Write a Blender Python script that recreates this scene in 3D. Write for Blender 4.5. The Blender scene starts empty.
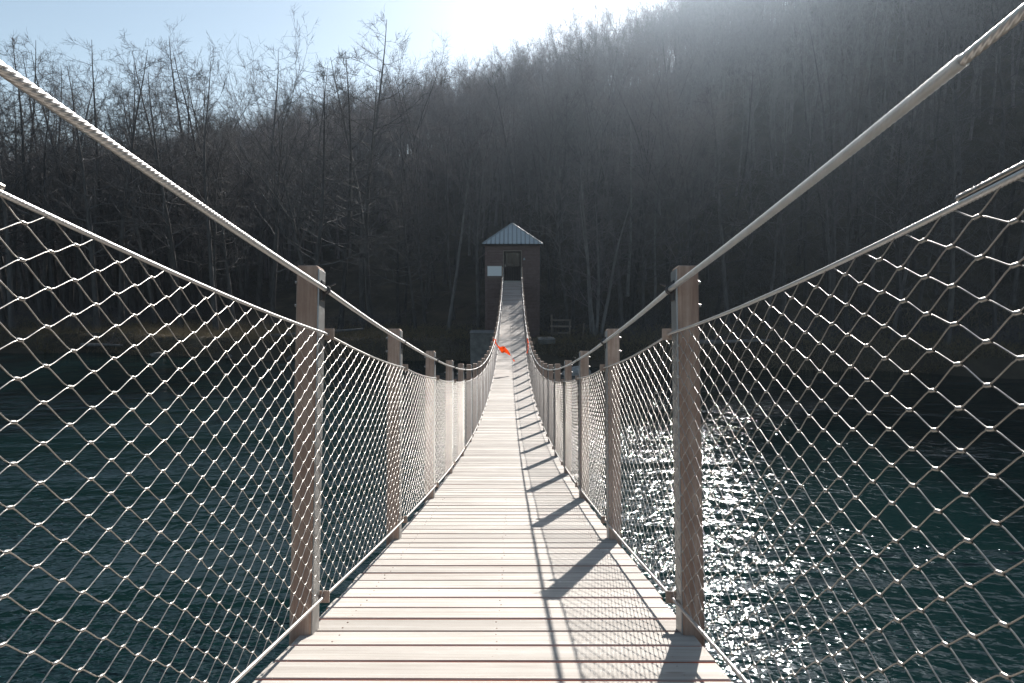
import bpy, math, random
import numpy as np
from mathutils import Vector, Matrix

# ------------------------------------------------------------------ camera, sky, sun, exposure
S = bpy.context.scene
COL = S.collection
R = math.radians
EYE = 5.4                                   # eye height above the river
SUN_AZ, SUN_EL = R(16.8), R(31.3)           # azimuth to the right of the bridge axis (+Y)

cam_d = bpy.data.cameras.new('camera')
cam = bpy.data.objects.new('camera', cam_d)
COL.objects.link(cam)
cam.location = (0.048, 0.0, EYE)
cam.rotation_euler = (R(90) - math.atan(76.5 / 683), 0, R(0.1))
cam_d.sensor_width = 36.0
cam_d.lens = 36.0 * 683 / 1024
cam_d.clip_start, cam_d.clip_end = 0.05, 3000
S.camera = cam

W = bpy.data.worlds.new('World')
S.world = W
W.use_nodes = True
nt = W.node_tree
bg = nt.nodes['Background']
sky = nt.nodes.new('ShaderNodeTexSky')
sky.sky_type = 'NISHITA'
sky.sun_disc = False
sky.sun_elevation = SUN_EL
sky.sun_rotation = SUN_AZ
sky.altitude = 200
sky.air_density = 1.0
sky.dust_density = 0.6
sky.ozone_density = 0.4
hs = nt.nodes.new('ShaderNodeHueSaturation')
hs.inputs['Hue'].default_value = 0.488
hs.inputs['Saturation'].default_value = 0.8
nt.links.new(sky.outputs[0], hs.inputs['Color'])
nt.links.new(hs.outputs[0], bg.inputs[0])
bg.inputs[1].default_value = 0.068

sun_d = bpy.data.lights.new('sun', 'SUN')
sun_d.energy = 5.0
sun_d.angle = R(0.53)
sun_d.color = (1.0, 0.95, 0.90)
sun = bpy.data.objects.new('sun', sun_d)
COL.objects.link(sun)
to_sun = Vector((math.sin(SUN_AZ) * math.cos(SUN_EL), math.cos(SUN_AZ) * math.cos(SUN_EL), math.sin(SUN_EL)))
sun.rotation_euler = to_sun.to_track_quat('Z', 'Y').to_euler()
sun.location = (20, 60, 60)

S.view_settings.view_transform = 'Standard'
S.view_settings.look = 'None'
S.view_settings.exposure = 0.97
S.view_settings.gamma = 1.0
S.cycles.use_denoising = True
S.cycles.max_bounces = 6
S.cycles.volume_bounces = 0
S.cycles.sample_clamp_indirect = 6.0
S.cycles.caustics_reflective = False
S.cycles.caustics_refractive = False

HAZE = 0.00046
HAZE_G = 0.86

# ------------------------------------------------------------------ helpers
def tag(o, label=None, cat=None, group=None, kind=None):
    if label: o['label'] = label
    if cat: o['category'] = cat
    if group: o['group'] = group
    if kind: o['kind'] = kind
    return o

def thing(name, label, cat, loc=(0, 0, 0), group=None):
    o = bpy.data.objects.new(name, None)
    o.empty_display_size = 0.2
    COL.objects.link(o)
    o.location = loc
    return tag(o, label, cat, group)

class MB:
    """collects polygons, builds ONE mesh"""
    def __init__(s):
        s.v = []; s.f = []; s.n = 0
    def add(s, v, f):
        v = np.asarray(v, float).reshape(-1, 3)
        s.v.append(v)
        n = s.n
        s.f.extend([tuple(i + n for i in q) for q in f])
        s.n += len(v)
    def box(s, c, d, rot=None, bevel=0.0):
        c = np.asarray(c, float); hx, hy, hz = np.asarray(d, float) / 2
        if bevel <= 0:
            v = np.array([[x, y, z] for z in (-hz, hz) for y in (-hy, hy) for x in (-hx, hx)])
            f = [(0, 2, 3, 1), (4, 5, 7, 6), (0, 1, 5, 4), (2, 6, 7, 3), (0, 4, 6, 2), (1, 3, 7, 5)]
        else:
            b = min(bevel, hx * .9, hy * .9, hz * .9)
            v = []; f = []
            idx = {}
            for sx in (-1, 1):
                for sy in (-1, 1):
                    for sz in (-1, 1):
                        for a in range(3):
                            p = [sx * hx, sy * hy, sz * hz]
                            for k in range(3):
                                if k != a: p[k] -= (sx, sy, sz)[k] * b
                            idx[(sx, sy, sz, a)] = len(v); v.append(p)
            v = np.array(v)
            g = lambda sx, sy, sz, a: idx[(sx, sy, sz, a)]
            for q in (-1, 1):
                f.append([g(q, -1, -1, 0), g(q, 1, -1, 0), g(q, 1, 1, 0), g(q, -1, 1, 0)][::q])
                f.append([g(-1, q, -1, 1), g(-1, q, 1, 1), g(1, q, 1, 1), g(1, q, -1, 1)][::q])
                f.append([g(-1, -1, q, 2), g(1, -1, q, 2), g(1, 1, q, 2), g(-1, 1, q, 2)][::q])
            for a1 in (-1, 1):
                for a2 in (-1, 1):
                    f.append([g(a1, a2, -1, 0), g(a1, a2, 1, 0), g(a1, a2, 1, 1), g(a1, a2, -1, 1)][::a1 * a2])
                    f.append([g(-1, a1, a2, 1), g(1, a1, a2, 1), g(1, a1, a2, 2), g(-1, a1, a2, 2)][::a1 * a2])
                    f.append([g(a1, -1, a2, 2), g(a1, 1, a2, 2), g(a1, 1, a2, 0), g(a1, -1, a2, 0)][::a1 * a2])
                    for a3 in (-1, 1):
                        f.append([g(a1, a2, a3, 0), g(a1, a2, a3, 1), g(a1, a2, a3, 2)][::a1 * a2 * a3])
        if rot is not None:
            v = v @ np.array(rot.to_3x3()).T
        s.add(v + c, f)
    def tube(s, pts, rad, n=6, caps=True):
        v, f = tube(pts, rad, n, caps)
        s.add(v, f)
    def build(s, name, m, parent=None, smooth=False):
        me = bpy.data.meshes.new(name)
        V = np.concatenate(s.v) if s.v else np.zeros((0, 3))
        me.from_pydata(V.tolist(), [], s.f)
        return link(name, me, m, parent, smooth)

def link(name, me, m, parent=None, smooth=False):
    if m is not None and not me.materials: me.materials.append(m)
    if smooth: me.shade_smooth()
    o = bpy.data.objects.new(name, me)
    COL.objects.link(o)
    if parent is not None:
        o.parent = parent
        o.matrix_parent_inverse = Matrix.Translation(-parent.location)
    return o

def mesh_np(name, V, quads=None, tris=None):
    """fast mesh from arrays"""
    me = bpy.data.meshes.new(name)
    V = np.asarray(V, np.float32)
    loops = []; starts = []; k = 0
    if quads is not None and len(quads):
        q = np.asarray(quads, np.int32); loops.append(q.ravel())
        starts.append(np.arange(len(q)) * 4); k = len(q) * 4
    if tris is not None and len(tris):
        t = np.asarray(tris, np.int32); loops.append(t.ravel())
        starts.append(k + np.arange(len(t)) * 3)
    L = np.concatenate(loops).astype(np.int32); st = np.concatenate(starts).astype(np.int32)
    me.vertices.add(len(V)); me.vertices.foreach_set('co', V.ravel())
    me.loops.add(len(L)); me.loops.foreach_set('vertex_index', L)
    me.polygons.add(len(st)); me.polygons.foreach_set('loop_start', st)
    me.update(calc_edges=True)
    me.validate()
    return me

def frames(P):
    P = np.asarray(P, float)
    T = np.gradient(P, axis=0)
    T /= np.linalg.norm(T, axis=1)[:, None] + 1e-12
    up = np.array([0, 0, 1.0]) if abs(T[0, 2]) < .9 else np.array([1.0, 0, 0])
    A = np.cross(T, up); A /= np.linalg.norm(A, axis=1)[:, None] + 1e-12
    B = np.cross(A, T)
    return T, A, B

def tube(pts, rad, n=6, caps=True):
    P = np.asarray(pts, float); k = len(P)
    rad = np.broadcast_to(np.asarray(rad, float), (k,))
    T, A, B = frames(P)
    th = np.arange(n) * 2 * np.pi / n
    V = P[:, None] + rad[:, None, None] * (np.cos(th)[None, :, None] * A[:, None] + np.sin(th)[None, :, None] * B[:, None])
    V = V.reshape(-1, 3)
    f = []
    for i in range(k - 1):
        for j in range(n):
            j2 = (j + 1) % n
            f.append((i * n + j, i * n + j2, (i + 1) * n + j2, (i + 1) * n + j))
    if caps:
        f.append(tuple(range(n))[::-1]); f.append(tuple((k - 1) * n + j for j in range(n)))
    return V, f

def tubes_batch(P, rad, n):
    """P: (m,k,3) many polylines of equal length, rad (m,k) -> V, quads"""
    m, k, _ = P.shape
    T = np.gradient(P, axis=1)
    T /= np.linalg.norm(T, axis=2)[..., None] + 1e-12
    up = np.zeros_like(T); up[..., 0] = 1.0
    bad = np.abs(T[..., 0]) > .8
    up[bad] = (0, 0, 1.0)
    A = np.cross(T, up); A /= np.linalg.norm(A, axis=2)[..., None] + 1e-12
    B = np.cross(A, T)
    th = np.arange(n) * 2 * np.pi / n
    V = P[:, :, None] + rad[:, :, None, None] * (np.cos(th)[:, None] * A[:, :, None] + np.sin(th)[:, None] * B[:, :, None])
    V = V.reshape(-1, 3)
    i = np.arange(k - 1)[:, None]; j = np.arange(n)[None]
    q = np.stack([i * n + j, i * n + (j + 1) % n, (i + 1) * n + (j + 1) % n, (i + 1) * n + j], -1).reshape(-1, 4)
    Q = (q[None] + (np.arange(m) * k * n)[:, None, None]).reshape(-1, 4)
    return V, Q

# ------------------------------------------------------------------ materials
def mat(name, color, rough=.7, metal=0.0, spec=.5):
    m = bpy.data.materials.new(name); m.use_nodes = True
    b = m.node_tree.nodes['Principled BSDF']
    b.inputs['Base Color'].default_value = (*color, 1)
    b.inputs['Roughness'].default_value = rough
    b.inputs['Metallic'].default_value = metal
    b.inputs['Specular IOR Level'].default_value = spec
    return m

class N:
    """small node graph helper"""
    def __init__(s, m):
        s.t = m.node_tree; s.b = s.t.nodes['Principled BSDF']
    def n(s, typ, **kw):
        x = s.t.nodes.new(typ)
        for k, v in kw.items(): setattr(x, k, v)
        return x
    def l(s, a, b): s.t.links.new(a, b)
    def coord(s, scale, src='Object'):
        tc = s.n('ShaderNodeTexCoord'); mp = s.n('ShaderNodeMapping')
        mp.inputs['Scale'].default_value = scale
        s.l(tc.outputs[src], mp.inputs['Vector'])
        return mp.outputs[0]
    def noise(s, vec, scale=1, detail=4, rough=.6, dist=0.0):
        x = s.n('ShaderNodeTexNoise')
        x.inputs['Scale'].default_value = scale; x.inputs['Detail'].default_value = detail
        x.inputs['Roughness'].default_value = rough; x.inputs['Distortion'].default_value = dist
        if vec is not None: s.l(vec, x.inputs['Vector'])
        return x.outputs['Fac']
    def ramp(s, fac, stops):
        r = s.n('ShaderNodeValToRGB'); e = r.color_ramp.elements
        while len(e) < len(stops): e.new(.5)
        for el, (p, c) in zip(e, stops):
            el.position = p; el.color = (*c, 1)
        s.l(fac, r.inputs[0]); return r.outputs[0]
    def mix(s, fac, a, b, blend='MIX'):
        x = s.n('ShaderNodeMix', data_type='RGBA', blend_type=blend)
        if hasattr(fac, 'links'): s.l(fac, x.inputs[0])
        else: x.inputs[0].default_value = fac
        for i, q in ((6, a), (7, b)):
            if hasattr(q, 'links'): s.l(q, x.inputs[i])
            else: x.inputs[i].default_value = (*q, 1)
        return x.outputs[2]
    def math(s, op, a, b=None):
        x = s.n('ShaderNodeMath', operation=op)
        for i, q in enumerate((a, b)):
            if q is None: continue
            if hasattr(q, 'links'): s.l(q, x.inputs[i])
            else: x.inputs[i].default_value = q
        return x.outputs[0]
    def bump(s, h, strength=1.0, dist=1.0):
        x = s.n('ShaderNodeBump')
        x.inputs['Strength'].default_value = strength; x.inputs['Distance'].default_value = dist
        s.l(h, x.inputs['Height']); s.l(x.outputs[0], s.b.inputs['Normal'])
        return x
    def color(s, c): s.l(c, s.b.inputs['Base Color'])

# weathered deck boards: silver grey faces, red-brown raw edges, their colour brightened for bounce light
M_deck = mat('deck_wood', (.5, .46, .42), .75, spec=.25)
g = N(M_deck)
at = g.n('ShaderNodeAttribute', attribute_name='board_tone')
grain = g.noise(g.coord((1.2, 38, 38)), 1.0, 6, .65, .4)
blot = g.noise(g.coord((2.2, 5, 5)), 1.0, 4, .6)
c = g.ramp(grain, [(.25, (.27, .235, .20)), (.5, (.45, .415, .37)), (.75, (.58, .55, .50))])
c = g.mix(g.math('MULTIPLY', g.ramp(blot, [(.35, (0, 0, 0)), (.7, (1, 1, 1))]), .7), c, (.33, .30, .265))
sep = g.n('ShaderNodeSeparateColor'); g.l(at.outputs['Color'], sep.inputs[0])
tone = g.n('ShaderNodeCombineColor')
for i in range(3): g.l(g.math('ADD', g.math('MULTIPLY', sep.outputs[0], .46), .74), tone.inputs[i])
c = g.mix(1.0, c, tone.outputs[0], 'MULTIPLY')
knot = g.n('ShaderNodeTexVoronoi'); knot.inputs['Scale'].default_value = 1.0
g.l(g.coord((2.1, 7.9, 1.0)), knot.inputs['Vector'])
kf = g.ramp(knot.outputs['Distance'], [(.0, (1, 1, 1)), (.055, (.5, .5, .5)), (.075, (0, 0, 0))])
c = g.mix(g.math('MULTIPLY', kf, .75), c, (.16, .12, .09))
geo = g.n('ShaderNodeNewGeometry'); sx = g.n('ShaderNodeSeparateXYZ'); g.l(geo.outputs['True Normal'], sx.inputs[0])
topf = g.ramp(sx.outputs[2], [(.6, (0, 0, 0)), (.75, (1, 1, 1))])
edge = g.ramp(grain, [(.3, (.36, .12, .06)), (.7, (.52, .22, .13))])
c = g.mix(topf, edge, c)
g.color(c)
g.bump(grain, .6, .002)

def wood(name, stops, axis, rough=.8, sc=1.0):
    m = mat(name, stops[0][1], rough, spec=.25); g = N(m)
    s_ = [34 * sc] * 3; s_[axis] = 1.6 * sc
    oi = g.n('ShaderNodeObjectInfo'); tc = g.n('ShaderNodeTexCoord'); va = g.n('ShaderNodeVectorMath', operation='ADD')
    rv = g.n('ShaderNodeCombineXYZ')
    for q_ in range(3): g.l(g.math('MULTIPLY', oi.outputs['Random'], (7.3, 3.1, 11.7)[q_]), rv.inputs[q_])
    g.l(tc.outputs['Object'], va.inputs[0]); g.l(rv.outputs[0], va.inputs[1])
    def cd(sc_):
        mp = g.n('ShaderNodeMapping'); mp.inputs['Scale'].default_value = sc_; g.l(va.outputs[0], mp.inputs['Vector']); return mp.outputs[0]
    gr = g.noise(cd(tuple(s_)), 1, 6, .7, .9)
    bl = g.noise(cd((9 * sc,) * 3), 1, 5, .7)
    c = g.ramp(gr, stops)
    c = g.mix(g.ramp(bl, [(.4, (0, 0, 0)), (.75, (.85, .85, .85))]), c, stops[0][1])
    hv = g.n('ShaderNodeHueSaturation'); g.l(g.math('ADD', g.math('MULTIPLY', oi.outputs['Random'], .35), .85), hv.inputs['Value']); g.l(c, hv.inputs['Color'])
    g.color(hv.outputs[0]); g.bump(gr, .5, .002)
    return m
M_post = wood('post_wood', [(.28, (.28, .185, .14)), (.55, (.48, .36, .285)), (.8, (.64, .53, .445))], 2)
M_hut = wood('hut_boards', [(.25, (.09, .06, .055)), (.6, (.17, .12, .11)), (.85, (.24, .18, .165))], 0, sc=.5)
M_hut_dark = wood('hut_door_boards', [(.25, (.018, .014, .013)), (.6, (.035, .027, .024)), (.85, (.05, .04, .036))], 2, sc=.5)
M_beam = wood('bearer_wood', [(.25, (.12, .085, .06)), (.6, (.2, .15, .11)), (.85, (.27, .21, .16))], 1)
M_rail = wood('rail_wood', [(.25, (.14, .11, .09)), (.6, (.24, .2, .165)), (.85, (.32, .28, .24))], 0)

def metal(name, col, rough, bumpy=0.0, scale=60):
    m = mat(name, col, rough, 1.0); g = N(m)
    nz = g.noise(g.coord((scale,) * 3), 1, 3, .6)
    c = g.mix(nz, tuple(x * .72 for x in col), col); g.color(c)
    g.l(g.math('ADD', g.math('MULTIPLY', nz, .2), rough - .1), g.b.inputs['Roughness'])
    return m
M_cable = metal('steel_cable', (.62, .61, .59), .42); M_cable.node_tree.nodes['Principled BSDF'].inputs['Metallic'].default_value = .55
M_net = metal('net_wire', (.38, .36, .335), .36)
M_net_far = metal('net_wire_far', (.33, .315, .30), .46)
M_galv = metal('galvanised_steel', (.46, .44, .42), .5)
M_screw = mat('rusty_screw', (.20, .14, .11), .7, .3)
M_plate = metal('zinc_plate', (.45, .45, .44), .52)
M_dark = mat('clamp_steel', (.10, .10, .105), .5, .9)
M_bracket = wood('bracket_coating', [(.25, (.36, .29, .24)), (.6, (.47, .39, .33)), (.85, (.54, .47, .41))], 1)

M_sleeve = mat('clear_plastic_sleeve', (.62, .66, .66), .32)
g = N(M_sleeve)
wv = g.n('ShaderNodeTexWave', wave_type='BANDS', bands_direction='DIAGONAL'); wv.inputs['Scale'].default_value = 14
g.l(g.coord((1, 1, 1)), wv.inputs['Vector'])
g.color(g.mix(wv.outputs['Fac'], (.72, .75, .75), (.86, .88, .88)))
tp_ = g.n('ShaderNodeBsdfTransparent'); tr_ = g.n('ShaderNodeBsdfTranslucent'); tr_.inputs[0].default_value = (.85, .88, .88, 1)
ms = g.n('ShaderNodeMixShader'); ms.inputs[0].default_value = .5; m2_ = g.n('ShaderNodeMixShader'); m2_.inputs[0].default_value = .35
g.l(g.b.outputs[0], ms.inputs[1]); g.l(tr_.outputs[0], ms.inputs[2]); g.l(ms.outputs[0], m2_.inputs[1]); g.l(tp_.outputs[0], m2_.inputs[2])
g.l(m2_.outputs[0], g.t.nodes['Material Output'].inputs['Surface'])

M_roof = mat('sheet_metal_roof', (.42, .47, .49), .5, 0.0)
g = N(M_roof); g.color(g.mix(g.noise(g.coord((2, 2, 6)), 1, 4), (.34, .39, .41), (.48, .52, .54)))
M_roof_rib_shaded = mat('roof_rib_shaded_metal', (.24, .27, .28), .5)  # ribs coloured darker than the sheet, standing in for the corrugation's shading
M_sign = mat('notice_board_face', (.72, .74, .74), .5)
M_concrete = mat('concrete', (.32, .31, .29), .9); g = N(M_concrete)
cn = g.noise(g.coord((3, 3, 3)), 1, 8, .65)
g.color(g.ramp(cn, [(.3, (.10, .097, .09)), (.55, (.19, .185, .172)), (.8, (.29, .28, .26))])); g.bump(cn, .5, .02)
M_glass = mat('dark_window_glass', (.02, .024, .026), .12)
M_ribbon = mat('orange_ribbon', (.85, .10, .02), .5); 
g = N(M_ribbon); tr_ = g.n('ShaderNodeBsdfTranslucent'); tr_.inputs[0].default_value = (.98, .27, .04, 1); ms = g.n('ShaderNodeMixShader'); ms.inputs[0].default_value = .6
g.l(g.b.outputs[0], ms.inputs[1]); g.l(tr_.outputs[0], ms.inputs[2]); g.l(ms.outputs[0], g.t.nodes['Material Output'].inputs['Surface'])
g.color(g.mix(g.noise(g.coord((9, 9, 9)), 1, 2), (.85, .13, .015), (.92, .26, .04)))
M_lamp = mat('lamp_housing', (.25, .26, .26), .4, .5)

# bark: brown-grey, blotchy, a little different from tree to tree
def bark(name, lo, hi):
    m = mat(name, hi, .85, spec=.2); g = N(m)
    nz = g.noise(g.coord((5, 5, 1.4)), 1, 6, .65)
    oi = g.n('ShaderNodeObjectInfo')
    c = g.ramp(nz, [(.3, lo), (.7, hi)])
    v = g.n('ShaderNodeHueSaturation')
    g.l(g.math('ADD', g.math('MULTIPLY', oi.outputs['Random'], .7), .65), v.inputs['Value'])
    g.l(c, v.inputs['Color']); g.color(v.outputs[0])
    return m
M_bark = bark('bark', (.04, .037, .035), (.11, .104, .10))
M_bark_pale = bark('pale_bark', (.10, .095, .09), (.22, .21, .20))
M_twig = bark('twigs', (.056, .053, .053), (.14, .133, .13))
M_twig_red = bark('budding_twigs', (.08, .07, .07), (.19, .165, .162))

# forest floor
M_ground = mat('leaf_litter_ground', (.08, .06, .045), .95, spec=.1); g = N(M_ground)
n1 = g.noise(g.coord((.35, .35, .35)), 1, 8, .7); n2 = g.noise(g.coord((3, 3, 3)), 1, 6, .7)
c = g.ramp(n1, [(.3, (.03, .026, .022)), (.5, (.06, .05, .04)), (.7, (.11, .092, .065))])
c = g.mix(g.math('MULTIPLY', n2, .6), c, (.05, .045, .03))
tcg = g.n('ShaderNodeTexCoord'); sz = g.n('ShaderNodeSeparateXYZ'); g.l(tcg.outputs['Object'], sz.inputs[0])
g.color(c); g.bump(n2, .8, .06)

# river: dark green water, small wind and current ripples, patches of livelier water
M_water = mat('river_water', (.002, .012, .0125), .055); g = N(M_water)
g.b.inputs['IOR'].default_value = 1.333
big = g.noise(g.coord((.55, 1.1, 1)), 1, 3, .55, .3)
mid = g.noise(g.coord((2.4, 4.2, 1)), 1, 2, .5, .6)
fin = g.noise(g.coord((8, 12, 1)), 1, 1, .5, .4)
patch = g.noise(g.coord((.07, .22, 1)), 1, 3, .6, .8)
pf = g.ramp(patch, [(.38, (.45, .45, .45)), (.50, (.85, .85, .85)), (.62, (1.9, 1.9, 1.9))])
h = g.math('ADD', g.math('MULTIPLY', big, .09), g.math('MULTIPLY', mid, .058))
h = g.math('ADD', h, g.math('MULTIPLY', fin, .013))
h = g.math('MULTIPLY', h, pf)
g.bump(h, 1.0, 1.0)

M_grass = mat('dead_grass_blades', (.20, .155, .085), .9, spec=.1); g = N(M_grass)
gc_ = g.mix(g.noise(g.coord((1.5, 1.5, 1.5)), 1, 3), (.17, .14, .085), (.36, .30, .20)); g.color(gc_)
tr_ = g.n('ShaderNodeBsdfTranslucent'); g.l(gc_, tr_.inputs[0]); ms = g.n('ShaderNodeMixShader'); ms.inputs[0].default_value = .5
g.l(g.b.outputs[0], ms.inputs[1]); g.l(tr_.outputs[0], ms.inputs[2]); g.l(ms.outputs[0], g.t.nodes['Material Output'].inputs['Surface'])
M_rock = mat('river_stone', (.3, .29, .28), .85); g = N(M_rock)
rn = g.noise(g.coord((4, 4, 4)), 1, 7, .65); g.color(g.ramp(rn, [(.3, (.16, .155, .15)), (.7, (.42, .41, .39))])); g.bump(rn, .6, .03)

# ------------------------------------------------------------------ terrain and river
BANK0, BANKS = 37.0, -0.16                  # far water edge: y = BANK0 + BANKS * x
HX = np.array([-400, -120, -65, -33, 0, 20, 50, 90, 150, 400.])
HH = np.array([8, 10, 15, 20, 24, 31, 44, 57, 62, 62.])

def vnoise(x, y, seed=0):
    out = 0
    r_ = np.random.RandomState(seed)
    for k in range(6):
        a = r_.uniform(0, 6.28); f = .045 * 1.75 ** k
        out = out + np.sin((x * np.cos(a) + y * np.sin(a)) * f * 6.28 / 3 + r_.uniform(0, 6.28)) * 1.0 / (1.5 ** k)
    return out / 2.2

def ground_z(x, y):
    x = np.asarray(x, float); y = np.asarray(y, float)
    t = y - (BANK0 + BANKS * x) + .7 * np.sin(x * .31) + .4 * np.sin(x * .83 + 1)
    tn = -(y - (-4.5 + BANKS * x))
    bank = lambda q: np.clip((q + 1.2) / 2.6, 0, 1) ** .8 * 2.5 - 1.4
    H = np.interp(x, HX, HH)
    flat = np.interp(x, [-60, -20, 0, 15, 40], [26, 18, 14, 11, 6.])
    s_ = np.clip((t - flat) / 66, 0, 1)
    hill = H * (s_ * .55 + .45 * s_ * s_ * (3 - 2 * s_))
    far = bank(t) + hill + vnoise(x, y, 3) * np.clip(t, 0, 12) * .05
    near = bank(tn) + np.clip(tn - 6, 0, 60) * .12
    return np.where(t > -1.3, far, np.where(tn > -1.2, near, -1.4))

def grid(name, xs, ys, zf, m):
    X, Y = np.meshgrid(xs, ys)
    Z = zf(X, Y)
    V = np.stack([X, Y, Z], -1).reshape(-1, 3)
    nx, ny = len(xs), len(ys)
    i = np.arange(ny - 1)[:, None] * nx + np.arange(nx - 1)[None]
    q = np.stack([i, i + 1, i + nx + 1, i + nx], -1).reshape(-1, 4)
    me = mesh_np(name, V, quads=q); me.shade_smooth()
    return link(name, me, m)

xs = np.concatenate([np.linspace(-400, -90, 40), np.linspace(-88, 110, 260), np.linspace(114, 400, 40)])
ys = np.concatenate([np.linspace(-120, 20, 40), np.linspace(22, 70, 150), np.linspace(71, 140, 60), np.linspace(146, 500, 40)])
tag(grid('ground', xs, ys, ground_z, M_ground), kind='structure')
tag(grid('river', np.linspace(-400, 400, 60), np.linspace(-80, 130, 40), lambda X, Y: X * 0 + .0, M_water), kind='structure')

# ------------------------------------------------------------------ footbridge
def deck_z(y):
    y = np.asarray(y, float)
    z = .62543 + .25269 * y - .005769 * y * y
    z = z + .012 * np.clip((1.95 - y) / 1.517, 0, 3) ** 1.3
    return EYE - z
def lean(y):
    e = .01
    return -.8 * (deck_z(y + e) - deck_z(y - e)) / (2 * e)
def P(x, y, h):
    """point at side offset x, station y, height h above the deck (posts lean with the slope)"""
    y = np.asarray(y, float); L = lean(y); q = np.sqrt(1 + L * L)
    return np.stack(np.broadcast_arrays(x, y + h * L / q, deck_z(y) + h / q), -1)

SP = 1.517
Y1 = 1.942                                   # centre of the first post in view
post_y = lambda k: Y1 + SP * (k - 1)
K0, K1 = -1, 27
IN = .550                                    # inner faces of the posts

bridge = thing('footbridge', 'long sagging plank footbridge with wire net sides crossing the dark river to the roofed hut', 'bridge', (0, 0, float(deck_z(0))))

# deck: one plank pattern mesh
rng = random.Random(5)
mb = MB(); tones = []
pitch = SP / 12
y_start = post_y(K0) - pitch * 1.5
n_pl = int((42.2 - y_start) / pitch)
for j in range(n_pl):
    yc = y_start + pitch * (j + 1)
    kk = (yc - Y1) / SP
    at_post = abs(kk - round(kk)) < .04
    hw = (IN - .004) if at_post else .583
    gap = .0105 + rng.uniform(-.004, .004)
    sl = math.atan((float(deck_z(yc + .05)) - float(deck_z(yc - .05))) / .1)
    l, r_ = hw + (0 if at_post else rng.uniform(-.006, .005)), hw + (0 if at_post else rng.uniform(-.006, .005))
    rot = Matrix.Rotation(sl + rng.uniform(-.008, .008), 4, 'X') @ Matrix.Rotation(rng.uniform(-.002, .002), 4, 'Z') @ Matrix.Rotation(rng.uniform(-.002, .002), 4, 'Y')
    n0 = mb.n; f0 = len(mb.f)
    mb.box(((r_ - l) / 2, yc, float(deck_z(yc)) - .02 + rng.uniform(-.0012, .0012)), (l + r_, pitch / math.cos(sl) - gap, .04), rot, .0035)
    tones += [rng.random()] * (len(mb.f) - f0)
n_board = len(mb.f)
for j in range(n_pl):
    yc = y_start + pitch * (j + 1)
    if not 1.2 < yc < 5: continue
    for x in (-.47, .47, 0):
        for dy in (-.03, .03):
            c = P(x + rng.uniform(-.008, .008), yc + dy + rng.uniform(-.004, .004), .0008)
            a = np.arange(7) * 2 * np.pi / 7
            ring = c + np.stack([np.cos(a) * .0028, np.sin(a) * .0028, np.zeros(7)], -1)
            v = np.concatenate([ring, ring - [0, 0, .005]]); f = [tuple(range(7))] + [(i, i + 7, (i + 1) % 7 + 7, (i + 1) % 7) for i in range(7)]
            mb.add(v, f)
tones += [.5] * (len(mb.f) - n_board)
deck = mb.build('deck', M_deck, bridge)
at = deck.data.attributes.new('board_tone', 'FLOAT_COLOR', 'FACE')
at.data.foreach_set('color', np.repeat(np.array(tones, np.float32)[:, None], 4, 1).ravel())
deck.data.materials.append(M_screw)
mi = np.zeros(len(deck.data.polygons), np.int32); mi[n_board:] = 1
deck.data.polygons.foreach_set('material_index', mi)

yy = np.linspace(y_start, 42.2, 140)
for sx in (-1, 1):
    mb = MB()
    V = []
    for y in yy:
        z = float(deck_z(y)) - .043
        for dx, dz in ((-.03, 0), (.03, 0), (.03, -.12), (-.03, -.12)):
            V.append((sx * .45 + dx, y, z + dz))
    f = []
    for i in range(len(yy) - 1):
        for q in range(4): f.append((i * 4 + q, i * 4 + (q + 1) % 4, i * 4 + 4 + (q + 1) % 4, i * 4 + 4 + q))
    f += [(3, 2, 1, 0), tuple(len(V) - 4 + q for q in range(4))]
    mb.add(V, f)
    mb.build('stringer', M_beam, bridge)

CAB_H, TOP_H, BOT_H = 1.035, .90, .088
CAB_X, NET_X = IN - .016, IN - .013

NEAR_DROP = {(1, CAB_H): -.018, (-1, CAB_H): -.006, (1, TOP_H): -.034, (-1, TOP_H): -.007}
def along(x, h, y0, y1, step, sag=0.0):
    """polyline through the clamps at the posts, straight (or slightly sagging) in between"""
    pts = []
    ks = range(K0, K1 + 1)
    cl = np.array([P(x, post_y(k), h) for k in ks]); pk = np.array([post_y(k) for k in ks])
    cl[:1 - K0, 2] += NEAR_DROP.get((1 if x > 0 else -1, h), 0)
    n = max(2, int(round((y1 - y0) / step)))
    s_ = np.linspace(y0, y1, n + 1)
    out = np.stack([np.interp(s_, pk, cl[:, q]) for q in range(3)], -1)
    fr = ((s_ - pk[0]) / SP) % 1.0
    out[:, 2] -= sag * 4 * fr * (1 - fr)
    return out

def twisted(pts, R0, strands, lay, depth, n):
    """rope with helical strands modelled into its surface"""
    Pt = np.asarray(pts); k = len(Pt)
    T, A, B = frames(Pt)
    d = np.concatenate([[0], np.cumsum(np.linalg.norm(np.diff(Pt, axis=0), axis=1))])
    th = np.arange(n) * 2 * np.pi / n
    ph = th[None] - 2 * np.pi * d[:, None] / lay
    r = R0 * (1 - depth * (1 - np.abs(np.cos(ph * strands / 2)) ** .6))
    V = Pt[:, None] + r[..., None] * (np.cos(th)[None, :, None] * A[:, None] + np.sin(th)[None, :, None] * B[:, None])
    V = V.reshape(-1, 3)
    i = np.arange(k - 1)[:, None]; j = np.arange(n)[None]
    q = np.stack([i * n + j, i * n + (j + 1) % n, (i + 1) * n + (j + 1) % n, (i + 1) * n + j], -1).reshape(-1, 4)
    return V, q

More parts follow.
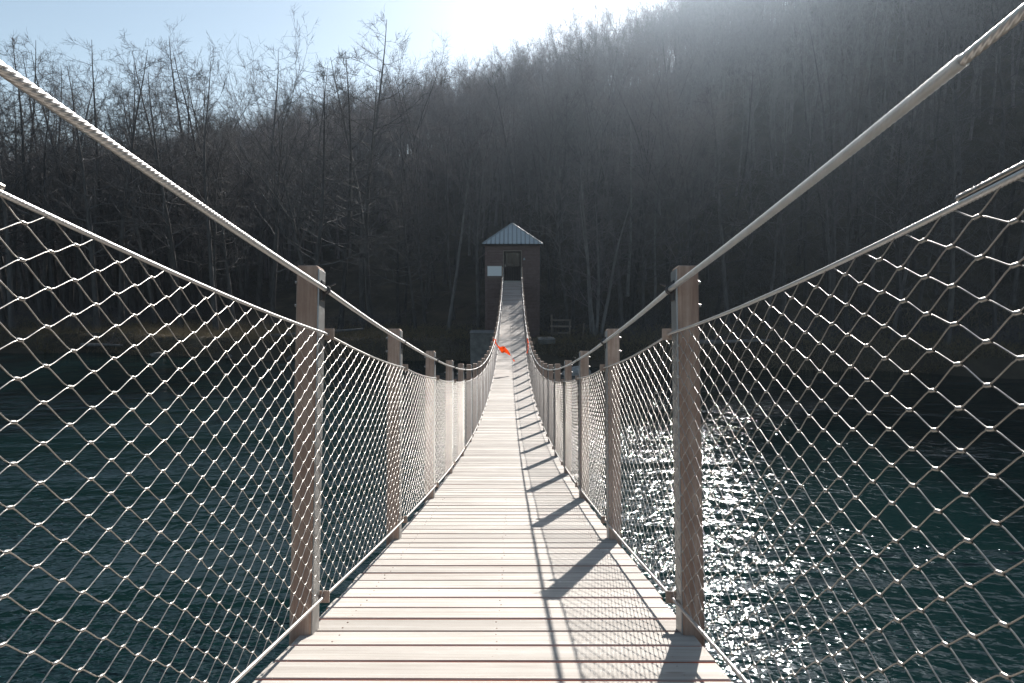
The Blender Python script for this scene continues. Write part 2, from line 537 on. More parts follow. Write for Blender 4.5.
def rope(name, x, h, R0, strands, lay, depth, y_fine, y_mid, n_fine, m, sag=0.0, ends=True):
    a = along(x, h, post_y(K0), y_fine, y_mid, sag)
    V1, q1 = twisted(a, R0, strands, lay, depth, n_fine)
    b = along(x, h, y_fine, post_y(K1), .075, sag)
    V2, f2 = tube(b, R0 * .97, 8)
    q2 = np.array([q for q in f2 if len(q) == 4]) + len(V1)
    me = mesh_np(name, np.concatenate([V1, V2]), quads=np.concatenate([q1, q2]))
    return link(name, me, m, bridge, True)

for sx in (-1, 1):
    hc = rope('handrail_cable', sx * CAB_X, CAB_H, (.0064 if sx > 0 else .0078), 7, .09, .34, 4.2, .0032, 56, M_cable, .006)
    if sx > 0:
        # sleeve drawn tight over the strands, so that they show through as shallow ridges
        sl = along(sx * CAB_X, CAB_H, .575, 4.2, .0035, .006)
        mb = MB(); V, q = twisted(sl, .0081, 7, .09, .17, 42); mb.add(V, q.tolist())
        V3, f3 = tube(along(sx * CAB_X, CAB_H, 4.2, post_y(14), .06, .006), .0078, 12, False); mb.add(V3, f3)
        n1 = mb.n; V2, f2 = tube(sl[:3], .0070, 42, False); mb.add(V2, [t_[::-1] for t_ in f2])
        mb.f += [(i, n1 + i, n1 + (i + 1) % 42, (i + 1) % 42) for i in range(42)]
        o = mb.build('cable_sleeve', M_sleeve, hc, True)
        o['label'] = 'pale plastic sleeve over the handrail cable'
    rope('net_edge_rope', sx * NET_X, TOP_H, .0039, 6, .036, .36, 2.6, .0018, 36, M_cable, .014)
    # lower rope, a plain round one
    V, f = tube(along(sx * NET_X, BOT_H, post_y(K0), post_y(K1), .06, .004), .0050, 10)
    me = mesh_np('net_foot_rope', V, quads=np.array([q for q in f if len(q) == 4]))
    link('net_foot_rope', me, M_galv, bridge, True)
    # doubled end of the edge rope near the camera with its pressed sleeve
    a = along(sx * NET_X, TOP_H, post_y(0) + .02, 1.9, .004, .014) + np.array([0, 0, .0078])
    s_end = .765 if sx > 0 else .80
    a = a[a[:, 1] < s_end]
    V, q = twisted(a, .0038, 6, .036, .42, 18)
    link('rope_tail', mesh_np('rope_tail', V, quads=q), M_net, bridge, True)

# posts: the near ones with every fitting, copies share meshes
def make_post_meshes():
    out = {}
    mb = MB(); H = 1.105
    mb.box((.032, 0, H / 2 - .06), (.064, .076, H + .12), None, .004); out['post'] = mb
    mb = MB(); mb.box((-.0025, 0, H / 2 - .02), (.005, .068, H + .02), None, .001); out['side_plate'] = mb
    mb = MB()
    for dz in (CAB_H + .022, CAB_H - .05):
        mb = MB()
        mb.tube([(.063, 0, dz), (.0662, 0, dz), (.0664, 0, dz), (.0733, 0, dz), (.0735, 0, dz), (.079, 0, dz)], [.011, .011, .0078, .0078, .0045, .0045], 8)
        out['bolt' if dz > CAB_H else 'lower_bolt'] = mb
    mb = MB()
    a = np.linspace(0, 2 * np.pi, 15)
    ring = np.stack([-.016 + np.cos(a) * .0105, a * 0 + .0, CAB_H + np.sin(a) * .0105], -1)
    for dy in (-.008, .008):
        mb.tube(ring + [0, dy, 0], .0034, 6, False)
    mb.box((-.0075, 0, CAB_H - .004), (.005, .036, .062), None, .001)
    mb.tube([(-.03, .0, CAB_H + .012), (-.045, .004, CAB_H + .02)], .0035, 6)
    out['cable_clamp'] = mb
    for nm, h in (('rope_bracket', TOP_H), ('foot_bracket', BOT_H)):
        mb = MB()
        mb.box((.004, .047, h), (.072, .005, .036), None, .001)
        mb.box((.0, .041, h), (.012, .012, .012), None, .002)
        mb.tube([(-.012, .036, h), (-.012, .060, h)], .0085, 10)
        mb.tube([(-.02, .0496, h), (-.02, .055, h)], .006, 6)
        out[nm] = mb
    return out
pm = make_post_meshes()
MATS = {'post': M_post, 'side_plate': M_plate, 'bolt': M_galv, 'lower_bolt': M_galv, 'cable_clamp': M_dark, 'rope_bracket': M_bracket, 'foot_bracket': M_bracket}
proto = {}
for nm, mb in pm.items():
    me = bpy.data.meshes.new(nm)
    me.from_pydata(np.concatenate(mb.v).tolist(), [], mb.f)
    me.materials.append(MATS[nm]); proto[nm] = me
mir = {}
for nm, me in proto.items():
    m2 = me.copy()
    m2.transform(Matrix.Scale(-1, 4, (1, 0, 0))); m2.flip_normals(); mir[nm] = m2
rp = random.Random(8)
for k in range(K0, K1 + 1):
    y = post_y(k); L = float(lean(y))
    for sx in (-1, 1):
        src = proto if sx > 0 else mir
        p = bpy.data.objects.new('post', src['post']); COL.objects.link(p)
        p.parent = bridge
        p.location = Vector((sx * IN, y, float(deck_z(y)))) - bridge.location
        p.rotation_euler = (-math.atan(L) + rp.uniform(-.004, .004), sx * rp.uniform(-.004, .006), 0)
        for nm in ('side_plate', 'cable_clamp', 'rope_bracket', 'foot_bracket', 'bolt', 'lower_bolt'):
            if 'bolt' in nm and k > 14: continue
            q = bpy.data.objects.new(nm.replace('lower_', ''), src[nm]); COL.objects.link(q); q.parent = p
    mb = MB()
    mb.box((0, y, float(deck_z(y)) - .043 - .17), (1.32, .09, .1), Matrix.Rotation(-math.atan(L), 4, 'X'), .004)
    mb.build('crossbeam', M_beam, bridge)

# wire net: one panel between two posts
NI, NJ = 32, 32
def net_panel(k, sx, detail):
    y0 = post_y(k)
    def pos(u, v, off=0.0):
        u = np.asarray(u, float); v = np.asarray(v, float)
        a = np.array([P(sx * NET_X, y0, TOP_H), P(sx * NET_X, y0 + SP, TOP_H)])
        if k == 0: a[0, 2] += NEAR_DROP[(sx, TOP_H)]
        b = np.array([P(sx * NET_X, y0, BOT_H), P(sx * NET_X, y0 + SP, BOT_H)])
        top = a[0] + (a[1] - a[0]) * u[..., None]; bot = b[0] + (b[1] - b[0]) * u[..., None]
        top[..., 2] -= .014 * 4 * u * (1 - u); bot[..., 2] -= .004 * 4 * u * (1 - u)
        q = bot + (top - bot) * v[..., None]
        q[..., 0] += off
        return q
    rs = np.random.RandomState(100 + k * 2 + (sx > 0))
    I, J = np.meshgrid(np.arange(NI + 1), np.arange(NJ + 1), indexing='ij')
    ju = rs.normal(0, .03, I.shape); jv = rs.normal(0, .035, I.shape)
    ju[[0, -1]] = 0; jv[:, [0, -1]] = 0
    wob = .25 * np.sin(I * .21 + rs.uniform(0, 6)) * np.sin(J * np.pi / NJ)
    NU = (I + ju) / NI; NV = (J + jv + wob * ((I > 0) & (I < NI))) / NJ
    NV = 1.1 * NV - .1 * NV * NV
    bul = .006 * np.sin(NU * np.pi) * np.sin(NV * np.pi) 
    segs = []
    for d in (1, -1):
        m = ((I + J) % 2 == 0) & (I < NI) & (J + d >= 0) & (J + d <= NJ)
        i, j = I[m], J[m]
        segs.append((NU[i, j], NV[i, j], NU[i + 1, j + d], NV[i + 1, j + d], bul[i, j], bul[i + 1, j + d], np.full(i.shape, d)))
    u0, v0, u1, v1, b0, b1, dd = [np.concatenate(q) for q in zip(*segs)]
    if detail == 2: t = np.array([0, .10, .24, .5, .76, .90, 1.0]); sm = np.array([0, .04, .17, .5, .83, .96, 1.0]); n = 5; r = .00103
    elif detail == 1: t = np.array([0, .15, .85, 1.0]); sm = np.array([0, .04, .96, 1.0]); n = 4; r = .0011
    else: t = np.array([0, 1.0]); sm = t; n = 3; r = .0009
    U = u0[:, None] + (u1 - u0)[:, None] * t; Vv = v0[:, None] + (v1 - v0)[:, None] * sm
    Q = pos(U, Vv)
    Q[..., 0] += (b0[:, None] + (b1 - b0)[:, None] * t) + dd[:, None] * .0011
    V, q = tubes_batch(Q, np.full(Q.shape[:2], r), n)
    if detail >= 1:
        m = ((I + J) % 2 == 0) & (J > 0) & (J < NJ) & (I > 0)
        cu, cv, cb = NU[m], NV[m], bul[m]
        h = .0065 / SP
        Uf = np.stack([cu - h, cu - h * .6, cu + h * .6, cu + h], -1)
        Q = pos(Uf, np.repeat(cv[:, None], 4, 1)); Q[..., 0] += cb[:, None]
        rad = np.tile(np.array([.0011, .0024, .0024, .0011]), (len(cu), 1)) * (1.15 if detail == 2 else 1)
        V2, q2 = tubes_batch(Q, rad, 6 if detail == 2 else 4)
        q = np.concatenate([q, q2 + len(V)]); V = np.concatenate([V, V2])
    me = mesh_np('net_panel', V, quads=q); me.shade_smooth()
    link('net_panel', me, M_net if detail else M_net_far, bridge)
for k in range(K0 + 1, K1):
    for sx in (-1, 1):
        net_panel(k, sx, 2 if k <= 1 else 1 if k <= 4 else 0)

# ------------------------------------------------------------------ roofed hut (bridge tower) on the far bank
HF, HB, HWD = 42.35, 45.6, 1.64              # front, back, half width
Z_DECK = float(deck_z(42.2)); Z_EAVE = 6.68; Z_APEX = 8.02; Z_FOOT = .9
hut = thing('bridge_hut', 'square dark timber tower hut with pyramid metal roof at the far end of the footbridge', 'hut', (0, 44, Z_FOOT))
DW, DT = .52, 6.24                           # door half width, door top
def boarded(name, m, x0, x1, z0, z1, face, at_, parent, hole=None):
    """horizontal weatherboards; face 'y' (at y=at_) or 'x' (at x=at_)"""
    mb = MB(); bh = .20; n = int(round((z1 - z0) / bh)); bh = (z1 - z0) / n
    rr = random.Random(name + str(at_))
    for i in range(n):
        za = z0 + i * bh
        spans = [(x0, x1)]
        if hole and za + bh > hole[2] and za < hole[3] - .02: spans = [(x0, hole[0]), (hole[1], x1)]
        for a, b in spans:
            d = rr.uniform(-.003, .003)
            c = ((a + b) / 2, at_ + d, za + bh / 2) if face == 'y' else (at_ + d, (a + b) / 2, za + bh / 2)
            dim = (b - a, .028, bh - .034) if face == 'y' else (.028, b - a, bh - .034)
            rot = Matrix.Rotation(.06 if face == 'y' else 0, 4, 'X') if face == 'y' else Matrix.Rotation(-.06 * (1 if at_ > 0 else -1), 4, 'Y')
            mb.box(c, dim, rot)
    # sheathing behind the boards
    off = .03
    for (a, b, c0, c1) in ([(x0, x1, z0, z1)] if not hole else [(x0, hole[0], z0, z1), (hole[1], x1, z0, z1), (hole[0], hole[1], z0, hole[2]), (hole[0], hole[1], hole[3], z1)]):
        if face == 'y': mb.box(((a + b) / 2, at_ + (off if at_ < 44 else -off), (c0 + c1) / 2), (b - a, .02, c1 - c0))
        else: mb.box((at_ - off * (1 if at_ > 0 else -1), (a + b) / 2, (c0 + c1) / 2), (.02, b - a, c1 - c0))
    return mb.build(name, m, parent)
boarded('front_wall', M_hut, -HWD + .07, HWD - .07, Z_FOOT, Z_EAVE - .14, 'y', HF, hut, (-DW - .06, DW + .06, Z_DECK - .06, DT + .06))
boarded('back_wall', M_hut, -HWD + .07, HWD - .07, Z_FOOT, Z_EAVE - .14, 'y', HB, hut)
for sx in (-1, 1):
    boarded('side_wall', M_hut, HF + .07, HB - .07, Z_FOOT, Z_EAVE - .14, 'x', sx * HWD, hut)
for sx in (-1, 1):
    for y in (HF, HB):
        mb = MB(); mb.box((sx * (HWD - .02), y + (.02 if y < 44 else -.02), (Z_FOOT + Z_EAVE) / 2 - .12), (.14, .14, Z_EAVE - Z_FOOT - .02), None, .006)
        mb.build('corner_post', M_hut, hut)
mb = MB()
mb.box((0, HF - .005, Z_EAVE - .075), (HWD * 2 + .1, .1, .13)); mb.box((0, HB + .005, Z_EAVE - .075), (HWD * 2 + .1, .1, .13))
for sx in (-1, 1): mb.box((sx * HWD, 44, Z_EAVE - .077), (.1, HB - HF - .12, .126))
mb.build('wall_plate', M_hut, hut)
# roof: four sloping sheets with standing ribs
EX, CY = HWD + .2, (HF + HB) / 2
apex = np.array([0, CY, Z_APEX])
cor = [np.array([-EX, HF - .24, Z_EAVE]), np.array([EX, HF - .24, Z_EAVE]), np.array([EX, HB + .24, Z_EAVE]), np.array([-EX, HB + .24, Z_EAVE])]
mb = MB()
for i in range(4):
    a, b = cor[i], cor[(i + 1) % 4]
    n = np.cross(b - a, apex - a); n /= np.linalg.norm(n)
    if n[2] < 0: n = -n
    v = [a, b, apex, a - n * .03, b - n * .03, apex - np.array([0, 0, .03])]
    mb.add(v, [(0, 1, 2), (5, 4, 3), (0, 3, 4, 1)])
roof = mb.build('roof', M_roof, hut)
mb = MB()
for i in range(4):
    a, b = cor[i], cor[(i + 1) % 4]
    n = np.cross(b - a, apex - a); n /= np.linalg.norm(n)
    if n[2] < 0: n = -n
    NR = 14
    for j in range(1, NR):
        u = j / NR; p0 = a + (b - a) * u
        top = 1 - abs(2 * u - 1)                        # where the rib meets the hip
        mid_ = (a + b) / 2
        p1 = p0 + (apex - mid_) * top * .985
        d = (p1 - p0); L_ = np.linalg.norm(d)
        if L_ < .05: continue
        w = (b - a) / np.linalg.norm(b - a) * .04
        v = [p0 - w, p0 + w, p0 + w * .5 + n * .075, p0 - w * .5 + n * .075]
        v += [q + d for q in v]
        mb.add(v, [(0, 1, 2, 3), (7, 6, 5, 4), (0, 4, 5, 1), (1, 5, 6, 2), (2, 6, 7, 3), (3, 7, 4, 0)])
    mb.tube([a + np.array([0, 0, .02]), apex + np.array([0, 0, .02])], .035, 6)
mb.build('roof_ribs', M_roof_rib_shaded, roof)
mb = MB()
mb.box((0, HF - .25, Z_EAVE - .045), (EX * 2, .03, .1)); mb.box((0, HB + .25, Z_EAVE - .045), (EX * 2, .03, .1))
for sx in (-1, 1): mb.box((sx * EX, CY, Z_EAVE - .047), (.03, HB - HF + .46, .096))
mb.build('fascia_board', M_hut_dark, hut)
# door opening: frame, closed dark door with a barred glazed upper half
mb = MB()
for sx in (-1, 1): mb.box((sx * (DW + .03), HF - .02, (Z_DECK + DT) / 2), (.06, .1, DT - Z_DECK))
mb.box((0, HF - .02, DT + .03), (DW * 2 + .12, .1, .06))
mb.build('door_frame', M_rail, hut)
mb = MB()
nb = 7
for i in range(nb):
    w = DW * 2 / nb
    mb.box((-DW + w * (i + .5), HF + .16, Z_DECK + .44), (w - .008, .045, .84))
for x in (-DW + .05, DW - .05): mb.box((x, HF + .155, Z_DECK + 1.34), (.1, .05, .96))
mb.box((0, HF + .15, Z_DECK + .9), (DW * 2, .06, .09)); mb.box((0, HF + .154, DT - .04), (DW * 2, .052, .08))
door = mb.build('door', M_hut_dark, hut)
mb = MB(); mb.box((0, HF + .17, Z_DECK + 1.37), (DW * 2 - .2, .012, .86)); mb.build('door_pane', M_glass, door)
mb = MB()
for i in range(1, 4): mb.box((-DW + .1 + (DW * 2 - .2) * i / 4, HF + .155, Z_DECK + 1.37), (.03, .03, .86))
mb.build('door_bars', M_hut_dark, door)
mb = MB(); mb.box((-DW + .07, HF + .12, Z_DECK + .98), (.03, .05, .12)); mb.build('handle', M_galv, door)
mb = MB(); mb.box((0, HF - .02, Z_DECK + .02), (DW * 2 - .02, .2, .05)); mb.build('threshold', M_galv, hut)
mb = MB()
mb.box((.72, HF - .06, 5.78), (.05, .1, .05)); mb.tube([(.72, HF - .12, 5.84), (.72, HF - .12, 5.74), (.72, HF - .12, 5.70)], [.04, .07, .075], 10)
mb.build('wall_lamp', M_lamp, hut)
mb = MB(); mb.box((-1.1, HF - .03, 4.62), (.8, .04, .05)); mb.build('batten', M_rail, hut)

sg = thing('notice_board', 'blank white notice board on the dark hut front left of its door', 'sign', (-1.1, HF - .05, 5.03))
mb = MB(); mb.box((-1.1, HF - .055, 5.03), (.86, .02, .60), None, .004); mb.build('board', M_sign, sg)
mb = MB()
for z in (4.725, 5.335): mb.box((-1.1, HF - .057, z), (.9, .032, .026))
for x in (-1.54, -.66): mb.box((x, HF - .057, 5.03), (.026, .034, .584))
mb.build('frame', M_galv, sg)

# ------------------------------------------------------------------ anchor blocks, handrail, stones on the far bank
def concrete_block(x, y, z0, sx, sy, sz, label):
    mb = MB()
    mb.box((x, y, z0 + sz / 2), (sx, sy, sz), Matrix.Rotation(.03, 4, 'Z'), .05)
    o = mb.build('anchor_block', M_concrete)
    o.data.transform(Matrix.Translation((-x, -y, -z0))); o.location = (x, y, z0)
    tag(o, label, 'block', 'concrete anchor blocks beside the hut')
    mb = MB(); mb.box((0, 0, sz + .03), (sx * 1.04, sy * 1.04, .07), Matrix.Rotation(.03, 4, 'Z'), .02)
    c = mb.build('capping', M_concrete); c.parent = o
    return o
concrete_block(-1.68, 37.9, -1.2, 1.3, 1.5, 2.86, 'tall concrete anchor block left of the hut with a sunlit top')
concrete_block(1.9, 38.1, -1.2, .92, 1.3, 2.47, 'low concrete anchor block right of the hut beside the wooden railing')

rl = thing('wooden_railing', 'small weathered wooden railing right of the hut behind the low concrete block', 'railing', (2.9, 40.8, .9))
for x, y, h in ((2.35, 40.7, 1.75), (3.45, 40.95, 1.45), (4.3, 41.3, 1.2)):
    mb = MB(); mb.box((x, y, .7 + h / 2), (.1, .1, h), Matrix.Rotation(.04 * x - .1, 4, 'Y'), .006); mb.build('post', M_rail, rl)
for z in (1.35, 1.75, 2.12):
    mb = MB(); mb.box((2.9, 40.75, z), (1.3, .05, .1), Matrix.Rotation(.02, 4, 'Y') @ Matrix.Rotation(.22, 4, 'Z'), .004); mb.build('rail', M_rail, rl)

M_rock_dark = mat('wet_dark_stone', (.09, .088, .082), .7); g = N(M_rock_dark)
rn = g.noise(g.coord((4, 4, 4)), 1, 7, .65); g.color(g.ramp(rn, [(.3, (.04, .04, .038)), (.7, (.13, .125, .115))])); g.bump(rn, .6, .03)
def rock(x, y, z, r, label, seed, flat=.6, group=None):
    rr = np.random.RandomState(seed)
    import bmesh
    bm = bmesh.new(); bmesh.ops.create_icosphere(bm, subdivisions=3, radius=1)
    D = rr.normal(size=(9, 3)); D /= np.linalg.norm(D, axis=1)[:, None]; cut = rr.uniform(.62, .92, 9)
    for v in bm.verts:
        p = np.array(v.co)
        for d, c in zip(D, cut):
            e = p @ d - c
            if e > 0: p = p - d * e * .9
        p = p * np.array([1.25, .9, flat]) * r * (1 + rr.uniform(-.02, .02))
        v.co = p
    me = bpy.data.meshes.new('boulder'); bm.to_mesh(me); bm.free()
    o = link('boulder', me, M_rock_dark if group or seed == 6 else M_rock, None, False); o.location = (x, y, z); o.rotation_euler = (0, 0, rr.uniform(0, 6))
    tag(o, label, 'rock', group)
rock(3.2, 33.6, .0, .62, 'pale boulder standing out of the river just right of the bridge', 4, .75)
rock(-6.3, 36.6, .05, .42, 'grey stone at the water edge left of the bridge, nearest the tall concrete block', 6)
rock(5.6, 39.6, 1.0, .5, 'flat grey slab on the right bank under the many stemmed pale tree', 7, .35)
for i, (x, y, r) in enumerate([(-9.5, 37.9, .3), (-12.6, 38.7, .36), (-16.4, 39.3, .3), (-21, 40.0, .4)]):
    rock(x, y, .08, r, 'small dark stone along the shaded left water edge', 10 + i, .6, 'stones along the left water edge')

# fallen trunks washed up on the bank
def fallen_log(x, y, L, r, rz, label, seed):
    rr = np.random.RandomState(seed)
    o = thing('fallen_log', label, 'log', (x, y, float(ground_z(x, y))))
    d = np.array([math.cos(rz), math.sin(rz), .05]); u = np.linspace(0, 1, 9)
    p = np.array([x, y, float(ground_z(x, y)) + r * .7]) + u[:, None] * d * L
    p[:, 1] += .12 * np.sin(u * 5 + seed); p[:, 2] = np.maximum(p[:, 2], ground_z(p[:, 0], p[:, 1]) + r * .5)
    mb = MB(); mb.tube(p, r * (1 - .6 * u), 8); mb.build('trunk', M_bark_pale, o, True)
    mb = MB()
    for i in range(7):
        q = p[rr.randint(3, 9)]; e = d * .6 + np.array([rr.normal(0, .5), rr.normal(0, .5), rr.uniform(.3, 1.1)])
        l = rr.uniform(.6, 1.5); e2 = e + rr.normal(0, .35, 3)
        mb.tube([q, q + e * l * .5, q + e * l * .5 + e2 * l * .5], [r * .22, r * .15, r * .06], 5)
    mb.build('branches', M_twig_red, o)
fallen_log(-14.5, 40.6, 5.5, .16, .35, 'long pale fallen trunk lying on the sunlit left bank', 3)
fallen_log(-27, 42.6, 4.2, .13, -.5, 'short fallen trunk at the far left end of the bank', 5)
fallen_log(9.0, 36.6, 4.6, .15, -.25, 'fallen trunk on the shaded bank right of the pale boulder', 9)

# ------------------------------------------------------------------ trail ribbons on the rails
def ribbon(name, label, root, pts, width, seed):
    pts = np.array(pts, float); k = len(pts)
    T, A, B = frames(pts)
    rr = random.Random(seed); V = []; f = []
    for i in range(k):
        tw = .5 + .9 * math.sin(i * .7 + seed); w = width * (1 - .35 * i / k) * (.75 + .25 * math.sin(i * 1.7))
        d = math.cos(tw) * B[i] + math.sin(tw) * A[i]
        nn = np.cross(T[i], d)
        for s_, e in ((-1, 1), (1, 1), (1, -1), (-1, -1)):
            V.append(pts[i] + d * s_ * w / 2 + nn * e * .002)
    for i in range(k - 1):
        for q in range(4): f.append((i * 4 + q, i * 4 + (q + 1) % 4, i * 4 + 4 + (q + 1) % 4, i * 4 + 4 + q))
    f += [(3, 2, 1, 0), tuple((k - 1) * 4 + q for q in range(4))]
    o = thing(name, label, 'ribbon', tuple(root))
    mb = MB(); mb.add(V, f); mb.build('tail', M_ribbon, o, True)
    mb = MB(); a = np.linspace(0, 2 * np.pi, 13)
    mb.tube(np.stack([root[0] + np.cos(a) * .03, root[1] + a * 0, root[2] + np.sin(a) * .03], -1), .022, 6, False)
    mb.build('knot', M_ribbon, o, True)
yb = 21.5
r0 = P(-CAB_X, yb, CAB_H - .01)
s = np.linspace(0, 1, 12)
ribbon('marker_ribbon', 'bright orange ribbon tied to the left handrail, its long tail streaming over the planks', r0,
       np.stack([r0[0] + .62 * s, r0[1] - .25 * s + .05 * np.sin(s * 6), r0[2] - .05 - .55 * s - .06 * np.sin(s * 7)], -1), .27, 1)
r1 = P(CAB_X, yb + .2, CAB_H - .01)
ribbon('marker_ribbon', 'short orange ribbon hanging straight down from the right handrail', r1,
       np.stack([r1[0] - .02 + .03 * np.sin(s * 4), r1[1] + .04 * s, r1[2] - .03 - .42 * s], -1), .09, 2)

# ------------------------------------------------------------------ trees
def unit(v): return v / (np.linalg.norm(v) + 1e-9)

def grow_tree(seed, H, kind, twig_n, dens=1.0, sides=(8, 6, 4)):
    """returns (trunk V,quads), (crown V,quads). kinds: slender, broad, alder, multi"""
    rr = np.random.RandomState(seed)
    trunkV, trunkQ, nT = [], [], 0
    def add_trunk(pts, rad, n):
        nonlocal nT
        V, f = tube(pts, rad, n, False); q = np.array(f) + nT
        trunkV.append(V); trunkQ.append(q); nT += len(V)
    cls = {4: [], 3: [], 2: []}               # crown polylines by number of points
    rads = {4: [], 3: [], 2: []}
    def path(p, d, L, k, bend, up):
        pts = [p]; d = unit(d)
        for i in range(k - 1):
            d = unit(d + rr.normal(0, bend, 3) + np.array([0, 0, up]))
            pts.append(pts[-1] + d * L / (k - 1))
        return np.array(pts)
    def twigs(pts, n, L, r):
        for _ in range(n):
            u = rr.uniform(.2, 1); i = min(int(u * (len(pts) - 1)), len(pts) - 2); fr = u * (len(pts) - 1) - i
            p = pts[i] + (pts[i + 1] - pts[i]) * fr
            d = unit(unit(pts[i + 1] - pts[i]) * .8 + rr.normal(0, .65, 3) + np.array([0, 0, .15]))
            l = L * rr.uniform(.5, 1.2)
            q = p + d * l * .5; q2 = q + unit(d + rr.normal(0, .3, 3) + np.array([0, 0, .12])) * l * .5
            cls[3].append([p, q, q2]); rads[3].append([r, r * .75, r * .4])
    def branch(p, d, L, r, lev):
        k = 4
        pts = path(p, d, L, k, .16, .07)
        cls[4].append(pts); rads[4].append([r, r * .75, r * .5, r * .28])
        if lev > 0:
            nb = int(rr.randint(4, 7) * dens)
            for _ in range(nb):
                u = rr.uniform(.25, 1); i = min(int(u * (k - 1)), k - 2); fr = u * (k - 1) - i
                q = pts[i] + (pts[i + 1] - pts[i]) * fr
                dd = unit(unit(pts[i + 1] - pts[i]) * .85 + rr.normal(0, .55, 3))
                branch(q, dd, L * rr.uniform(.35, .62), r * .45, lev - 1)
        twigs(pts, int(twig_n * (1.0 if lev == 0 else .6)), max(.45, L * .42), .0085)
    stems = 1
    if kind == 'multi': stems = 4
    for s_ in range(stems):
        if kind == 'multi':
            a = s_ * 1.6 + rr.uniform(0, .6); p0 = np.array([np.cos(a) * .25, np.sin(a) * .25, -.4]); d0 = np.array([np.cos(a) * .16, np.sin(a) * .16, 1]); h = H * rr.uniform(.75, 1); r0 = .011 * H
        else:
            p0 = np.array([0, 0, -.4]); d0 = np.array([rr.normal(0, .035), rr.normal(0, .035), 1]); h = H; r0 = {'slender': .0095, 'broad': .0125, 'alder': .0105}[kind] * H
        k = 13
        tk = path(p0, d0, h * (.72 if kind == 'broad' else 1.0), k, .035, .03)
        rad = r0 * (1 - np.linspace(0, 1, k) ** 1.1 * (.72 if kind == 'broad' else .93)); rad[0] *= 1.35
        add_trunk(tk, rad, sides[0])
        if kind == 'broad':
            # forks high up into big rising limbs
            nl = 9
            for q in range(nl):
                u = rr.uniform(.5, .95) if q > 3 else 1.0
                i = min(int(u * (k - 1)), k - 2); p = tk[i] + (tk[i + 1] - tk[i]) * (u * (k - 1) - i)
                a = q * 2.4 + rr.uniform(-.4, .4); L = H * rr.uniform(.3, .42)
                lp = path(p, np.array([np.cos(a) * .62, np.sin(a) * .62, 1.0]), L, 6, .09, .05)
                r1 = rad[i] * .62
                add_trunk(lp, r1 * np.array([1, .85, .68, .5, .34, .18]), sides[1])
                for _ in range(int(8 * dens)):
                    u2 = rr.uniform(.25, 1); j = min(int(u2 * 5), 4); pp = lp[j] + (lp[j + 1] - lp[j]) * (u2 * 5 - j)
                    branch(pp, unit(lp[j + 1] - lp[j]) + rr.normal(0, .5, 3), L * rr.uniform(.3, .5), r1 * .3, 1)
            lo, hi, nbr = .3, .9, 5
        else:
            lo = {'slender': .42, 'alder': .28, 'multi': .2}[kind]; nbr = {'slender': 20, 'alder': 30, 'multi': 11}[kind]
        for q in range(int(nbr * dens)):
            u = lo + (1 - lo) * (q + rr.uniform(0, 1)) / int(nbr * dens) * .98
            i = min(int(u * (k - 1)), k - 2); p = tk[i] + (tk[i + 1] - tk[i]) * (u * (k - 1) - i)
            a = q * 2.4 + rr.uniform(-.5, .5)
            if kind == 'alder': L = H * .20 * (1.12 - u) / .8 + .5; el = .35
            elif kind == 'slender': L = H * .20 * (1.15 - u * .75); el = 1.0
            elif kind == 'multi': L = h * .26 * (1.1 - u * .6); el = .8
            else: L = H * .16; el = .6
            el += rr.uniform(-.25, .3)
            branch(p, np.array([np.cos(a), np.sin(a), el]), L * rr.uniform(.7, 1.2), max(.012, rad[i] * .36), 1)
        # dead snags low on the stem
        if kind in ('slender', 'alder'):
            for q in range(6):
                u = rr.uniform(.1, lo); i = int(u * (k - 1)); p = tk[i]
                a = rr.uniform(0, 6.28); branch(p, np.array([np.cos(a), np.sin(a), -.05]), rr.uniform(.7, 1.8), .014, 0)
    CV, CQ, n = [], [], 0
    for k_, nside in ((4, sides[2]), (3, 3)):
        if not cls[k_]: continue
        V, q = tubes_batch(np.array(cls[k_]), np.array(rads[k_]), nside)
        CV.append(V); CQ.append(q + n); n += len(V)
    return (np.concatenate(trunkV), np.concatenate(trunkQ)), (np.concatenate(CV), np.concatenate(CQ))

# kinds with their heights, twig counts and barks
SPEC = [('slender', 17, 4, M_bark, M_twig), ('slender', 19, 4, M_bark, M_twig), ('slender', 16, 5, M_bark, M_twig_red),
        ('broad', 19, 7, M_bark, M_twig), ('broad', 17, 7, M_bark, M_twig_red),
        ('alder', 18, 6, M_bark, M_twig), ('alder', 20, 6, M_bark, M_twig), ('alder', 15, 6, M_bark, M_twig),
        ('multi', 12, 5, M_bark_pale, M_twig_red), ('slender', 15, 4, M_bark_pale, M_twig)]
TP = []
for i, (kd, H, tn, mb_, mt_) in enumerate(SPEC):
    (tv, tq), (cv, cq) = grow_tree(40 + i, H, kd, tn)
    mt = mesh_np('trunk', tv, quads=tq); mt.materials.append(mb_); mt.shade_smooth()
    mc = mesh_np('crown', cv, quads=cq); mc.materials.append(mt_)
    TP.append((kd, H, mt, mc))
print('tree faces', [len(t[3].polygons) for t in TP])

def plant_tree(i, x, y, scale, rz, label, group=None, tilt=(0, 0), name='bare_tree'):
    kd, H, mt, mc = TP[i]
    r_ = bpy.data.objects.new(name, None); r_.empty_display_size = .3; COL.objects.link(r_)
    r_.location = (x, y, float(ground_z(x, y))); r_.rotation_euler = (tilt[0], tilt[1], rz); r_.scale = (scale,) * 3
    tag(r_, label, 'tree', group)
    for nm, me in (('trunk', mt), ('crown', mc)):
        o = bpy.data.objects.new(nm, me); COL.objects.link(o); o.parent = r_
    return r_

def at_px(px, y):                            # where a sight line through that picture column crosses depth y
    return .048 + (px - 513.2) / 683 * y

